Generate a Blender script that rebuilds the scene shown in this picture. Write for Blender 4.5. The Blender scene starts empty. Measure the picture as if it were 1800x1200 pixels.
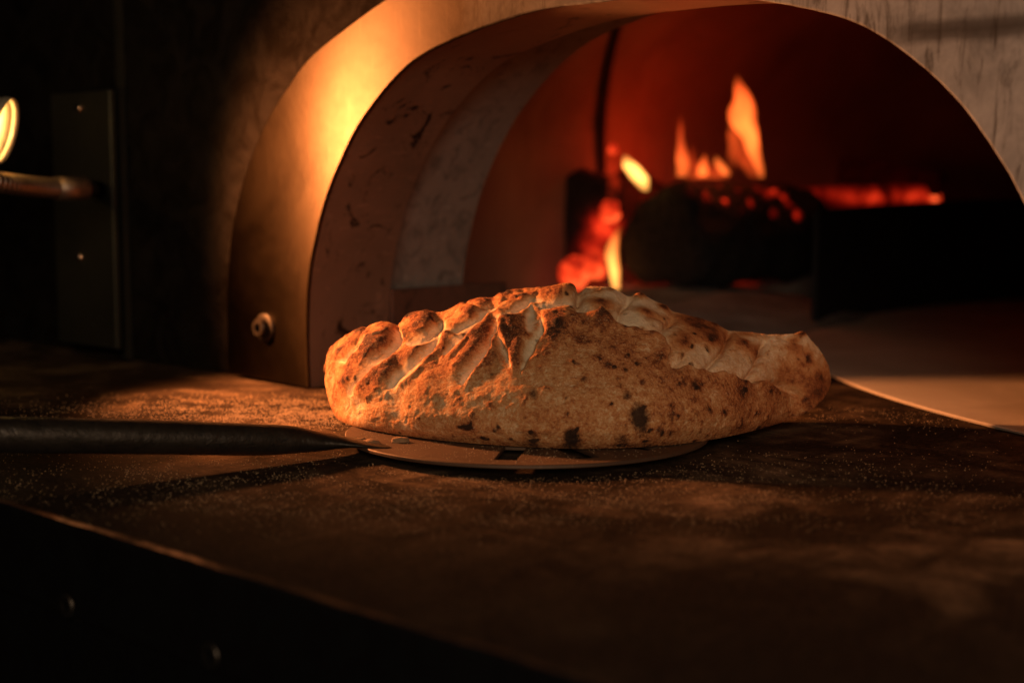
import bpy, bmesh, math, random
import numpy as np
from mathutils import Vector, Matrix, noise as mnoise

random.seed(7)
rng = np.random.default_rng(11)
SC = bpy.context.scene
COL = SC.collection

# ------------------------------------------------------------------ camera
CAM_H, F_PX, HORIZON = 0.15, 2500.0, 337.0
PITCH = math.atan((600 - HORIZON) / F_PX)
CP, SP = math.cos(PITCH), math.sin(PITCH)
cam_data = bpy.data.cameras.new('camera')
cam = bpy.data.objects.new('camera', cam_data)
COL.objects.link(cam)
cam.location = (0, 0, CAM_H)
cam.rotation_euler = (math.pi / 2 - PITCH, 0, 0)
cam_data.sensor_width = 36
cam_data.lens = 50
cam_data.clip_start = 0.02
cam_data.clip_end = 60
cam_data.dof.use_dof = True
cam_data.dof.focus_distance = 0.835
cam_data.dof.aperture_fstop = 5.0
SC.camera = cam

# ------------------------------------------------------------------ world, exposure
world = bpy.data.worlds.new('World')
SC.world = world
world.use_nodes = True
world.node_tree.nodes['Background'].inputs['Color'].default_value = (0.55, 0.62, 0.7, 1)
world.node_tree.nodes['Background'].inputs['Strength'].default_value = 0.004
SC.view_settings.view_transform = 'Standard'
SC.view_settings.look = 'None'
SC.view_settings.exposure = 0
SC.view_settings.gamma = 1
SC.view_settings.use_curve_mapping = False
SC.cycles.use_denoising = True
SC.cycles.max_bounces = 6
SC.cycles.sample_clamp_indirect = 4.0

# ------------------------------------------------------------------ lamps of the room
LAMP_RIM = Vector((-0.3745, 1.052, 0.195))
LAMP_DIR = Vector((0.95, 0.03, -0.24)).normalized()
BEAM_DIR = Vector((0.95, -0.13, -0.27)).normalized()
LAMP_POWER = 3.2
LAMP_COL = (1.0, 0.33, 0.10)
KEY_POS = LAMP_RIM + Vector((0.006, -0.006, -0.002))

ld = bpy.data.lights.new('room_light', 'AREA')
room = bpy.data.objects.new('room_light', ld)
COL.objects.link(room)
room.location = (0.02, -0.60, 0.44)
room.rotation_euler = (Vector((0.1, 0.95, 0.06)) - room.location).to_track_quat('-Z', 'Y').to_euler()
ld.shape = 'RECTANGLE'
ld.size, ld.size_y = 0.5, 0.4
ld.energy = 6.9
ld.color = (1.0, 0.75, 0.53)

W_EDGE = -0.357          # front edge of the ledge, measured from the oven mouth
# ------------------------------------------------------------------ helpers
C0 = np.array([0, 0, CAM_H])
def ray(px, py):
    x = (np.asarray(px, float) - 900) / F_PX
    y = (600 - np.asarray(py, float)) / F_PX
    return np.stack([x, CP + y * SP, -SP + y * CP], -1)
def at(px, py, depth):
    return C0 + ray(px, py) * np.asarray(depth, float)[..., None]
def floor_pt(px, py, z=0.0):
    d = ray(px, py)
    return C0 + d * ((z - CAM_H) / d[2])
YAW = math.radians(43)
U = np.array([math.cos(YAW), -math.sin(YAW), 0])
W = np.array([math.sin(YAW), math.cos(YAW), 0])
ORG = floor_pt(545, 683)
def ov(a, b, c): return ORG + U * a + W * b + np.array([0, 0, c])
def to_uwz(p):
    q = np.asarray(p, float) - ORG
    return np.array([q @ U, q @ W, q[2]])
def front(px, py, w0=0.0):                 # oven coordinates of a point on the oven-front plane w = w0
    d = ray(px, py)
    t = ((ORG + W * w0 - C0) @ W) / (d @ W)
    return to_uwz(C0 + d * t)

def link(name, me, mat=None, parent=None, smooth=False):
    o = bpy.data.objects.new(name, me)
    COL.objects.link(o)
    if mat: me.materials.append(mat)
    if parent: o.parent = parent
    if smooth:
        me.polygons.foreach_set('use_smooth', np.ones(len(me.polygons), bool))
    return o
def pydata(name, v, f):
    me = bpy.data.meshes.new(name)
    me.from_pydata([tuple(map(float, p)) for p in v], [], [tuple(map(int, q)) for q in f])
    me.validate()
    me.update()
    return me
def tag(o, label=None, cat=None, group=None, kind=None):
    if label: o['label'] = label
    if cat: o['category'] = cat
    if group: o['group'] = group
    if kind: o['kind'] = kind
    return o
def empty(name, loc, rz=0.0):
    o = bpy.data.objects.new(name, None)
    COL.objects.link(o)
    o.location = loc
    o.rotation_euler = (0, 0, rz)
    o.empty_display_size = 0.02
    return o
def fix_normals(me):
    bm = bmesh.new(); bm.from_mesh(me)
    bmesh.ops.recalc_face_normals(bm, faces=bm.faces)
    bm.to_mesh(me); bm.free(); me.update()
def bevel(o, width, seg=2):
    m = o.modifiers.new('bevel', 'BEVEL'); m.width = width; m.segments = seg; m.limit_method = 'ANGLE'
    return o
def box_mesh(name, lo, hi):
    x0, y0, z0 = lo; x1, y1, z1 = hi
    v = [(x0,y0,z0),(x1,y0,z0),(x1,y1,z0),(x0,y1,z0),(x0,y0,z1),(x1,y0,z1),(x1,y1,z1),(x0,y1,z1)]
    f = [(0,3,2,1),(4,5,6,7),(0,1,5,4),(1,2,6,5),(2,3,7,6),(3,0,4,7)]
    return pydata(name, v, f)
def frame_for(d):
    d = Vector(d).normalized()
    a = Vector((0, 0, 1)) if abs(d.z) < .95 else Vector((1, 0, 0))
    s = d.cross(a).normalized(); t = s.cross(d).normalized()
    return d, s, t
def loft(name, path, rad, n=20, caps=True, flat=None, jitter=0.0):
    """rings along a path; rad = (side, up) half-axes per ring"""
    v, f = [], []
    path = [Vector(p) for p in path]
    for i, p in enumerate(path):
        d = (path[min(i+1, len(path)-1)] - path[max(i-1, 0)])
        d, s, t = frame_for(d)
        a, b = rad[i] if isinstance(rad[i], (tuple, list)) else (rad[i], rad[i])
        for k in range(n):
            an = 2*math.pi*k/n
            v.append(p + s*(a*math.cos(an)) + t*(b*math.sin(an)))
    for i in range(len(path)-1):
        for k in range(n):
            k2 = (k+1) % n
            f.append((i*n+k, i*n+k2, (i+1)*n+k2, (i+1)*n+k))
    if caps:
        f.append(tuple(range(n))[::-1]); f.append(tuple((len(path)-1)*n+k for k in range(n)))
    me = pydata(name, v, f); fix_normals(me)
    return me
def lathe(name, origin, axis, prof, n=32, cap0=False, cap1=False):
    """prof: list of (distance along axis, radius)"""
    d, s, t = frame_for(axis)
    v, f = [], []
    o = Vector(origin)
    for a, r in prof:
        for k in range(n):
            an = 2*math.pi*k/n
            v.append(o + d*a + (s*math.cos(an) + t*math.sin(an))*r)
    for i in range(len(prof)-1):
        for k in range(n):
            k2 = (k+1) % n
            f.append((i*n+k, i*n+k2, (i+1)*n+k2, (i+1)*n+k))
    if cap0: f.append(tuple(range(n)))
    if cap1: f.append(tuple((len(prof)-1)*n+k for k in range(n)))
    me = pydata(name, v, f); fix_normals(me)
    return me
def resample(pts, n):
    """smooth curve through points (Catmull-Rom), n samples evenly by arc length"""
    p = np.array(pts, float)
    e = np.vstack([2*p[0]-p[1], p, 2*p[-1]-p[-2]])
    out = []
    for i in range(1, len(e)-2):
        for t in np.linspace(0, 1, 24, endpoint=False):
            a, b, c, d = e[i-1], e[i], e[i+1], e[i+2]
            out.append(.5*((2*b)+(-a+c)*t+(2*a-5*b+4*c-d)*t*t+(-a+3*b-3*c+d)*t**3))
    out.append(p[-1])
    out = np.array(out)
    L = np.r_[0, np.cumsum(np.linalg.norm(np.diff(out, axis=0), axis=1))]
    s = np.linspace(0, L[-1], n)
    return np.stack([np.interp(s, L, out[:, k]) for k in range(out.shape[1])], -1)

# ------------------------------------------------------------------ material helpers
class NT:
    def __init__(self, name):
        self.m = bpy.data.materials.new(name); self.m.use_nodes = True
        self.t = self.m.node_tree; self.n = self.t.nodes
        self.b = self.n['Principled BSDF']; self.out = self.n['Material Output']
        self._c = None
    def add(self, typ, **kw):
        nd = self.n.new(typ)
        for k, v in kw.items(): setattr(nd, k, v)
        return nd
    def l(self, a, b): self.t.links.new(a, b)
    def coord(self, kind='Object'):
        if self._c is None: self._c = self.add('ShaderNodeTexCoord')
        return self._c.outputs[kind]
    def mapped(self, scale=(1,1,1), rot=(0,0,0), loc=(0,0,0)):
        mp = self.add('ShaderNodeMapping')
        mp.inputs['Scale'].default_value = scale; mp.inputs['Rotation'].default_value = rot; mp.inputs['Location'].default_value = loc
        self.l(self.coord(), mp.inputs['Vector'])
        return mp.outputs['Vector']
    def noise(self, scale, detail=4, rough=.55, vec=None, dist=0.0):
        nd = self.add('ShaderNodeTexNoise')
        nd.inputs['Scale'].default_value = scale; nd.inputs['Detail'].default_value = detail
        nd.inputs['Roughness'].default_value = rough; nd.inputs['Distortion'].default_value = dist
        self.l(vec if vec is not None else self.coord(), nd.inputs['Vector'])
        return nd.outputs['Fac']
    def ramp(self, fac, stops, interp='LINEAR'):
        nd = self.add('ShaderNodeValToRGB'); cr = nd.color_ramp; cr.interpolation = interp
        while len(cr.elements) > 1: cr.elements.remove(cr.elements[-1])
        cr.elements[0].position = stops[0][0]; cr.elements[0].color = self._col(stops[0][1])
        for p, c in stops[1:]:
            e = cr.elements.new(p); e.color = self._col(c)
        self.l(fac, nd.inputs['Fac'])
        return nd.outputs['Color']
    @staticmethod
    def _col(c):
        return (c, c, c, 1) if isinstance(c, (int, float)) else (*c, 1)
    def mix(self, fac, a, b, blend='MIX'):
        nd = self.add('ShaderNodeMix', data_type='RGBA', blend_type=blend)
        for sock, val in ((nd.inputs[0], fac), (nd.inputs[6], a), (nd.inputs[7], b)):
            if isinstance(val, bpy.types.NodeSocket): self.l(val, sock)
            elif sock == nd.inputs[0]: sock.default_value = val
            else: sock.default_value = self._col(val)
        return nd.outputs[2]
    def math(self, op, a, b=None, clamp=False):
        nd = self.add('ShaderNodeMath', operation=op); nd.use_clamp = clamp
        for i, val in enumerate((a, b)):
            if val is None: continue
            if isinstance(val, bpy.types.NodeSocket): self.l(val, nd.inputs[i])
            else: nd.inputs[i].default_value = val
        return nd.outputs[0]
    def attr(self, name):
        return self.add('ShaderNodeAttribute', attribute_name=name).outputs['Fac']
    def set(self, **kw):
        for k, v in kw.items():
            s = self.b.inputs[k.replace('_', ' ')]
            if isinstance(v, bpy.types.NodeSocket): self.l(v, s)
            elif isinstance(v, (tuple, list)) and len(v) == 3 and s.type == 'RGBA': s.default_value = (*v, 1)
            else: s.default_value = v
    def bump(self, height, strength=.3, dist=.001):
        nd = self.add('ShaderNodeBump'); nd.inputs['Strength'].default_value = strength; nd.inputs['Distance'].default_value = dist
        self.l(height, nd.inputs['Height'])
        if self.b.inputs['Normal'].is_linked:
            self.l(self.b.inputs['Normal'].links[0].from_socket, nd.inputs['Normal'])
        self.l(nd.outputs['Normal'], self.b.inputs['Normal'])

def mat_steel(name, base, rough, soot=(.05,.035,.025), soot_amt=(.55,.75), metallic=.9, scale=14.0, bump=.15, brushed=True):
    n = NT(name)
    big = n.noise(scale, 6, .65, dist=.6)
    fine = n.noise(scale*9, 5, .7)
    spots = n.noise(scale*4, 8, .75, dist=1.2)
    scr = n.noise(90, 3, .6, n.mapped((.25, 1, 6), (0, .5, 0)))
    scr2 = n.noise(60, 4, .6, n.mapped((9, 1, .4), (0, .9, 0)))
    col = n.mix(n.ramp(big, [(.3, 0), (.75, 1)]), tuple(c*.72 for c in base), base)
    col = n.mix(n.ramp(spots, [(soot_amt[0], 0), (soot_amt[1], 1)]), col, soot)
    col = n.mix(n.ramp(scr2, [(.60, 0), (.70, .5)]), col, tuple(min(1, c*1.35) for c in base))
    n.set(Base_Color=col, Metallic=metallic)
    r = n.math('ADD', n.math('MULTIPLY', n.ramp(big, [(.25, 0), (.8, 1)]), .16), rough-.08)
    r = n.math('ADD', r, n.math('MULTIPLY', fine, .12))
    n.set(Roughness=r)
    n.bump(n.math('ADD', fine, scr), bump, .0006)
    n.bump(big, bump*1.2, .004)
    return n

# =================================================================== MATERIALS
# arch trim: weathered stainless, pale matte grey towards the right, one long soot streak on its right shoulder
n = mat_steel('worn_steel', (.036, .0245, .0145), .38, soot_amt=(.64, .80), metallic=1.0, scale=9, bump=.05)
MAT_TRIM = n.m
n.b.inputs['Anisotropic'].default_value = .88
tv = n.add('ShaderNodeCombineXYZ'); tv.inputs[2].default_value = 1.0
n.l(tv.outputs[0], n.b.inputs['Tangent'])
sep = n.add('ShaderNodeSeparateXYZ'); n.l(n.coord(), sep.inputs[0])
wob = n.noise(18, 5, .6)
dz = n.math('ABSOLUTE', n.math('ADD', n.math('ADD', sep.outputs['Z'], -.2305), n.math('MULTIPLY', n.math('ADD', wob, -.5), .016)))
streak = n.math('MULTIPLY', n.ramp(dz, [(.003, 1), (.0085, 0)]), n.ramp(sep.outputs['X'], [(.475, 0), (.497, .85)]))
old = n.b.inputs['Base Color'].links[0].from_socket
vert = n.noise(40, 4, .7, n.mapped((7, 1, .5)))
old = n.mix(n.math('MULTIPLY', n.ramp(vert, [(.55, 0), (.7, .6)]), n.ramp(sep.outputs['X'], [(.3, 0), (.42, 1)])), old, (.10, .085, .07))
dull = n.ramp(n.math('ADD', sep.outputs['X'], n.math('MULTIPLY', n.noise(14, 5, .6), .10)), [(.22, 0), (.46, 1)])
pale_grey = n.mix(n.ramp(n.noise(30, 7, .7, None, .8), [(.3, 0), (.7, 1)]), (.20, .195, .19), (.42, .405, .39))
marks = n.noise(34, 6, .75, n.mapped((4.5, 1, .7), (0, .25, 0)), .8)
pale_grey = n.mix(n.ramp(marks, [(.50, 0), (.64, .8)]), pale_grey, (.07, .058, .048))
old = n.mix(dull, old, pale_grey)
n.set(Base_Color=n.mix(streak, old, (.035, .026, .02)), Metallic=n.math('SUBTRACT', 1.0, n.math('MULTIPLY', dull, .75)))
oldr = n.b.inputs['Roughness'].links[0].from_socket
n.set(Roughness=n.math('ADD', oldr, n.math('MULTIPLY', dull, .3), True))

n = mat_steel('sooty_lining', (.40, .255, .18), .42, soot=(.04, .024, .018), soot_amt=(.56, .64), metallic=.65, scale=8, bump=.18)
MAT_LINING = n.m
n = mat_steel('grey_band', (.32, .25, .21), .6, soot=(.09, .07, .06), soot_amt=(.50, .70), metallic=.25, scale=11, bump=.12)
MAT_BAND = n.m
n = mat_steel('rusty_plate', (.15, .07, .045), .65, soot=(.03, .02, .015), soot_amt=(.5, .7), metallic=.3, scale=10, bump=.25)
MAT_PLATE = n.m
n = mat_steel('black_facade', (.008, .006, .0045), .8, soot=(.015, .012, .01), soot_amt=(.4, .6), metallic=.0, scale=7, bump=.3)
n.b.inputs['Specular IOR Level'].default_value = .0
MAT_FACADE = n.m
n = mat_steel('dark_bracket', (.035, .031, .02), .5, soot=(.04, .035, .02), soot_amt=(.5, .7), metallic=.5, scale=9, bump=.1)
MAT_BRACKET = n.m
n = mat_steel('bolt_steel', (.06, .05, .04), .4, soot_amt=(.5, .7), scale=60, bump=.2)
MAT_BOLT = n.m
n = mat_steel('polished_rivet', (.85, .55, .38), .14, soot_amt=(.7, .9), metallic=1.0, scale=60, bump=.02)
MAT_RIVET = n.m
n = mat_steel('black_iron', (.020, .020, .021), .7, soot=(.008, .008, .008), soot_amt=(.4, .6), metallic=.2, scale=12, bump=.3)
MAT_IRON = n.m
n = mat_steel('lamp_arm', (.26, .19, .14), .38, soot_amt=(.6, .8), scale=50, bump=.1)
MAT_ARM = n.m

# chamber: refractory, sooty
n = NT('refractory')
a = n.noise(5, 6, .6, dist=.4); b = n.noise(60, 5, .7)
n.set(Base_Color=n.mix(n.ramp(a, [(.3, 0), (.7, 1)]), (.16, .10, .075), (.34, .24, .18)), Roughness=.95)
n.bump(n.math('ADD', a, b), .4, .006)
MAT_CHAMBER = n.m
n = NT('joint_soot'); n.set(Base_Color=(.012, .01, .009), Roughness=1.0); MAT_JOINT = n.m
# deck: pale baking stone
n = NT('baking_stone')
a = n.noise(9, 6, .6, dist=.6); b = n.noise(240, 4, .7)
n.set(Base_Color=n.mix(n.ramp(a, [(.35, 0), (.7, 1)]), (.50, .40, .30), (.70, .58, .45)), Roughness=.8)
n.bump(b, .25, .0006); n.bump(a, .2, .003)
MAT_STONE = n.m

# ledge: dark steel-topped stone with flour rubbed in
n = NT('dusty_ledge')
st1 = n.noise(9, 8, .68, n.mapped((1, 1, 1), (0, 0, .75)), .9)
st2 = n.noise(7, 7, .65, n.mapped((3.4, .8, 1), (0, 0, -.75)), 1.4)
st3 = n.noise(26, 6, .7, n.mapped((.6, 2.6, 1), (0, 0, -.35)), .8)
grain = n.noise(900, 3, .75)
gr2 = n.noise(330, 4, .7)
dust = n.math('MULTIPLY', n.ramp(st1, [(.38, 0), (.72, 1)]), n.ramp(st2, [(.36, .05), (.70, 1)]))
dust = n.math('ADD', dust, n.math('MULTIPLY', n.ramp(st3, [(.55, 0), (.75, .45)]), n.ramp(st1, [(.35, .2), (.6, 1)])), True)
blot = n.noise(11, 5, .6, n.mapped((1, 1.6, 1), (0, 0, -.3)), 1.0)
dust = n.math('MULTIPLY', dust, n.ramp(blot, [(.42, .06), (.60, 1.0)]))
sepw = n.add('ShaderNodeSeparateXYZ'); n.l(n.coord(), sepw.inputs[0])
pc = to_uwz((.02, .775, 0))                       # flour mask: full round this point, thin towards the front edge
du_ = n.math('SUBTRACT', sepw.outputs['X'], float(pc[0])); dw_ = n.math('SUBTRACT', sepw.outputs['Y'], float(pc[1]))
rad_ = n.math('SQRT', n.math('ADD', n.math('MULTIPLY', du_, du_), n.math('MULTIPLY', dw_, dw_)))
rad_ = n.math('ADD', rad_, n.math('MULTIPLY', n.math('ADD', blot, -.5), .22))
m1 = n.ramp(rad_, [(.11, 1), (.25, .0)])
m2 = n.ramp(n.math('ADD', n.math('ADD', sepw.outputs['Y'], .5), n.math('MULTIPLY', n.math('ADD', blot, -.5), .12)), [(.22, .10), (.36, .85)])
dust = n.math('MULTIPLY', dust, n.math('MAXIMUM', m1, m2))
dust = n.math('MULTIPLY', dust, n.ramp(gr2, [(.3, .5), (.7, 1.0)]))
base = n.mix(n.ramp(gr2, [(.35, 0), (.7, 1)]), (.012, .0085, .0065), (.040, .025, .016))
col = n.mix(dust, base, (.52, .34, .205))
speck = n.ramp(grain, [(.62, 0), (.74, 1)])
mm_ = n.math('MAXIMUM', m1, m2)
col = n.mix(n.math('MULTIPLY', n.math('MULTIPLY', speck, mm_), .5), col, (.45, .31, .19))
edge_glint = n.math('MULTIPLY', n.ramp(n.math('ADD', n.math('SUBTRACT', sepw.outputs['Y'], W_EDGE), n.math('MULTIPLY', gr2, .004)), [(.0045, 1), (.0075, 0)]), n.ramp(st3, [(.45, .10), (.58, 1)]))  # lamp's orange glint along the front edge, painted into the colour
edge_glint = n.math('MULTIPLY', edge_glint, n.ramp(n.math('SUBTRACT', sepw.outputs['X'], .22), [(0, .5), (.03, 1), (.14, 1), (.20, .08)]))
edge_glint = n.math('MULTIPLY', edge_glint, n.ramp(n.math('ADD', sepw.outputs['Z'], .02), [(.010, 0), (.014, 1)]))
col = n.mix(edge_glint, col, (.75, .27, .10))
n.set(Base_Color=col, Roughness=n.math('SUBTRACT', n.math('ADD', n.math('MULTIPLY', dust, .2), .72), n.math('MULTIPLY', edge_glint, .4)))
n.l(n.math('ADD', n.math('MULTIPLY', edge_glint, .6), .012), n.b.inputs['Specular IOR Level'])
n.bump(grain, .5, .0007); n.bump(st1, .35, .003)
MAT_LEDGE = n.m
n = mat_steel('ledge_front', (.006, .005, .005), .6, soot=(.006, .006, .006), soot_amt=(.4, .6), metallic=.2, scale=10, bump=.2)
n.b.inputs['Specular IOR Level'].default_value = .02
MAT_LEDGEFRONT = n.m

# peel
n = mat_steel('peel_blade', (.13, .075, .045), .55, soot=(.06, .035, .02), soot_amt=(.58, .78), metallic=.55, scale=22, bump=.15)
MAT_BLADE = n.m
n = mat_steel('peel_handle', (.060, .046, .034), .38, soot=(.02, .018, .016), soot_amt=(.5, .7), metallic=.7, scale=30, bump=.35)
MAT_HANDLE = n.m

# calzone crust
n = NT('baked_crust')
br = n.attr('brown'); ch = n.attr('char'); fl = n.attr('flour')
g1 = n.noise(620, 3, .8); g2 = n.noise(230, 6, .7, dist=.3); g3 = n.noise(45, 5, .6); gs = n.noise(900, 2, .6)
g1c = n.math('MULTIPLY', n.math('ADD', g1, -.5), 1.0)
v = n.math('ADD', br, n.math('MULTIPLY', g1c, n.math('ADD', n.math('MULTIPLY', fl, 1.05), .10)))
v = n.math('ADD', v, n.math('MULTIPLY', n.math('ADD', g2, -.5), n.math('ADD', n.math('MULTIPLY', fl, .80), .35)))
v = n.math('ADD', v, n.math('MULTIPLY', n.math('ADD', g3, -.5), .35))
col = n.ramp(v, [(0, (.80, .61, .39)), (.18, (.70, .46, .25)), (.38, (.57, .275, .105)), (.60, (.45, .17, .055)), (.80, (.24, .07, .022)), (1.0, (.09, .03, .013))])
grit = n.math('MULTIPLY', n.ramp(gs, [(.58, 0), (.70, .5)]), fl)
col = n.mix(grit, col, (.78, .50, .27))
chv = n.math('ADD', ch, n.math('MULTIPLY', n.math('ADD', g2, -.5), .7))
chv = n.math('ADD', chv, n.math('MULTIPLY', g1c, .45))
chf = n.ramp(chv, [(.30, 0), (.80, 1)])
col = n.mix(n.math('MULTIPLY', chf, .93), col, (.026, .014, .009))
n.set(Base_Color=col, Roughness=.85, Subsurface_Weight=.10, Subsurface_Radius=(.004, .0018, .0008), Subsurface_Scale=.5)
n.b.inputs['Specular IOR Level'].default_value = .22
n.bump(g1, .8, .0012); n.bump(g2, .5, .0018)
MAT_CRUST = n.m
n = NT('semolina')
g = n.noise(700, 2, .5)
n.set(Base_Color=n.mix(g, (.34, .21, .11), (.52, .36, .20)), Roughness=.8)
MAT_GRAIN = n.m
n = NT('crumb'); n.set(Base_Color=(.28, .15, .07), Roughness=.9); n.bump(n.noise(500, 4, .7), .6, .001); MAT_CRUMB = n.m

# lamp
n = NT('lamp_shade'); n.set(Base_Color=(.75, .62, .42), Metallic=.6, Roughness=.4); n.bump(n.noise(200, 3, .6), .1, .0005); MAT_SHADE = n.m
n = NT('lit_bulb'); n.set(Base_Color=(1, .8, .5), Emission_Color=(1, .62, .22), Emission_Strength=140.0); MAT_BULB = n.m

# fire
def charcoal(name, glow, strength, scale=30):
    n = NT(name)
    a = n.noise(scale, 6, .65, dist=.5); b = n.noise(scale*5, 5, .7)
    n.set(Base_Color=n.mix(n.ramp(b, [(.4, 0), (.7, 1)]), (.008, .0065, .0055), (.045, .036, .031)), Roughness=.95)
    n.bump(n.math('ADD', a, b), .8, .008)
    if glow:
        at_ = n.attr('glow')
        e = n.math('MULTIPLY', at_, n.ramp(a, [(.30, .1), (.62, 1)]))
        n.set(Emission_Color=n.ramp(e, [(0, (1, .012, .004)), (.5, (1, .03, .008)), (.85, (1, .06, .012)), (1, (1, .12, .028))]))
        n.set(Emission_Strength=n.math('MULTIPLY', n.math('MULTIPLY', e, e), strength))
    return n.m
MAT_LOG = charcoal('charred_log', True, 2.6)
MAT_EMBER = charcoal('ember_log', True, 1.7, 14)
n = NT('ash')
a = n.noise(12, 6, .65); b = n.noise(90, 5, .7)
n.set(Base_Color=n.mix(n.ramp(a, [(.35, 0), (.65, 1)]), (.16, .13, .11), (.40, .35, .30)), Roughness=1.0); n.bump(n.math('ADD', a, b), .8, .008)
MAT_ASH = n.m
def flame_mat(name, c0, c1, strength, h0, h1):
    n = NT(name)
    n.n.remove(n.b)
    em = n.add('ShaderNodeEmission')
    sep = n.add('ShaderNodeSeparateXYZ'); n.l(n.coord(), sep.inputs[0])
    mr = n.add('ShaderNodeMapRange'); mr.inputs[1].default_value = h0; mr.inputs[2].default_value = h1
    n.l(sep.outputs['Z'], mr.inputs[0])
    n.l(n.ramp(mr.outputs[0], [(0, c0), (1, c1)]), em.inputs['Color'])
    n.l(n.ramp(mr.outputs[0], [(0, .75), (.3, 1), (.75, .7), (1, .2)]), em.inputs['Strength'])
    mm = n.math('MULTIPLY', n.ramp(mr.outputs[0], [(0, .75), (.3, 1), (.75, .7), (1, .2)]), strength)
    n.l(mm, em.inputs['Strength'])
    n.l(em.outputs[0], n.out.inputs['Volume'])
    return n.m

# =================================================================== LEDGE (setting)
ledge = empty('counter', tuple(ORG), -YAW)
tag(ledge, kind='structure')
ledge['label'] = 'dark flour dusted oven ledge running under the peel'
me = box_mesh('ledge_top', (-1.6, W_EDGE, -.045), (1.5, 1.9, 0))
bm = bmesh.new(); bm.from_mesh(me)
bmesh.ops.subdivide_edges(bm, edges=[e for e in bm.edges if abs((e.verts[0].co-e.verts[1].co).x) > 1], cuts=160)
for vtx in bm.verts:
    if abs(vtx.co.y - W_EDGE) < .001 and vtx.co.z > -.001:
        vtx.co.y += .0018*mnoise.noise(Vector((vtx.co.x*40, 0, 0))); vtx.co.z += -.0004
bm.to_mesh(me); bm.free()
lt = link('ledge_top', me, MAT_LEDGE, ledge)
bevel(lt, .003, 3)
fp = link('front_panel', box_mesh('front_panel', (-1.6, W_EDGE+.006, -.6), (1.5, W_EDGE+.04, -.0455)), MAT_LEDGEFRONT, ledge)
lt.data.materials.append(MAT_LEDGEFRONT)
for p in lt.data.polygons:
    if p.normal.y < -.9: p.material_index = 1

def bolt_meshes(center, normal, r, parent, head='socket', mat=None):
    mat = mat or MAT_BOLT
    w_ = link('washer', lathe('washer', center, normal, [(0, r*1.55), (r*.22, r*1.55), (r*.30, r*1.42), (r*.30, r*.6)], 32), mat, None, True)
    h_ = link('bolt', lathe('bolt', center, normal, [(r*.30, r*.98), (r*.95, r), (r*1.15, r*.88), (r*1.15, r*.5), (r*.6, r*.5), (r*.6, .00001)], 32), mat, parent, False)
    w_.parent = h_
    return h_
for px, py in ((131, 1060), (384, 1147)):
    u_, w_, z_ = front(px, py, W_EDGE+.004)
    bolt_meshes((u_, W_EDGE+.0062, z_), (0, -1, 0), .0062, ledge)

# =================================================================== OVEN
oven = empty('pizza_oven', tuple(ORG), -YAW)
tag(oven, 'dark wood fired pizza oven with a steel arched mouth behind the bread', 'oven')
UC = .29
half_in = [(0,0),(-.001,.036),(.001,.071),(.005,.093),(.012,.115),(.022,.14),(.040,.17),(.063,.198),(.097,.226),(.130,.243),(.175,.2545),(.217,.262),(.25,.2645),(.29,.265)]
half_out = [(-.103,0),(-.103,.048),(-.1,.085),(-.093,.121),(-.082,.149),(-.07,.171),(-.047,.203),(-.018,.23),(.009,.25),(.05,.268),(.092,.284),(.14,.297),(.19,.306),(.24,.311),(.29,.313)]
def full(h): return h + [(2*UC-a, b) for a, b in h[:-1][::-1]]
NA = 180
P_in = resample(full(half_in), NA); P_out = resample(full(half_out), NA)
def offset(P, d):
    t = np.gradient(P, axis=0); t /= np.linalg.norm(t, axis=1)[:, None]
    nn = np.stack([-t[:, 1], t[:, 0]], -1)          # left of travel = outwards
    Q = P + nn*d
    Q[0, 1] = Q[-1, 1] = 0
    return Q
def ring_plate(name, A, B, w0, w1):
    """solid plate between two profiles, from w0 to w1"""
    v, f = [], []
    for Pn in ((A, w0), (B, w0), (B, w1), (A, w1)):
        for a, b in Pn[0]: v.append((a, Pn[1], b))
    k = len(A)
    for j in range(4):
        j2 = (j+1) % 4
        for i in range(k-1):
            f.append((j*k+i, j*k+i+1, j2*k+i+1, j2*k+i))
    f.append((0, k, 2*k, 3*k)); f.append((k-1, 2*k-1, 3*k-1, 4*k-1))
    me = pydata(name, v, f); fix_normals(me)
    return me
P_in0 = P_in.copy(); P_in0[0, 1] = P_in0[-1, 1] = .0005
P_out0 = P_out.copy(); P_out0[0, 1] = P_out0[-1, 1] = .004
# slightly hand-cut inner edge
rag = np.array([mnoise.noise(Vector((i*.9, 3, 0)))*.0003 + mnoise.noise(Vector((i*.13, 9, 0)))*.0005 for i in range(NA)])
P_inr = offset(P_in0, 0) + (offset(P_in0, 1)-P_in0)*rag[:, None]
P_inr[:, 1] = np.maximum(P_inr[:, 1], .0005)
trim = link('arch_trim', ring_plate('arch_trim', P_inr, P_out0, -.002, .0012), MAT_TRIM, oven)
bevel(trim, .0012, 2)
u_, w_, z_ = front(467, 575, -.002)
bolt_meshes((u_, -.0021, z_), (0, -1, 0), .0072, trim)
lin = link('arch_lining', ring_plate('arch_lining', offset(P_in0, .003), offset(P_in0, .006), .0014, .085), MAT_LINING, oven, False)
band = link('inner_band', ring_plate('inner_band', offset(P_in0, .028), offset(P_in0, .036), .087, .193), MAT_BAND, oven, False)
for o in (lin, band):
    o.data.polygons.foreach_set('use_smooth', np.ones(len(o.data.polygons), bool))
    m = o.modifiers.new('split', 'EDGE_SPLIT'); m.split_angle = math.radians(40)
plate = link('side_plate', box_mesh('side_plate', (-.008, .086, .0006), (-.001, .222, .0715)), MAT_PLATE, oven)
bevel(plate, .001, 1)

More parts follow.
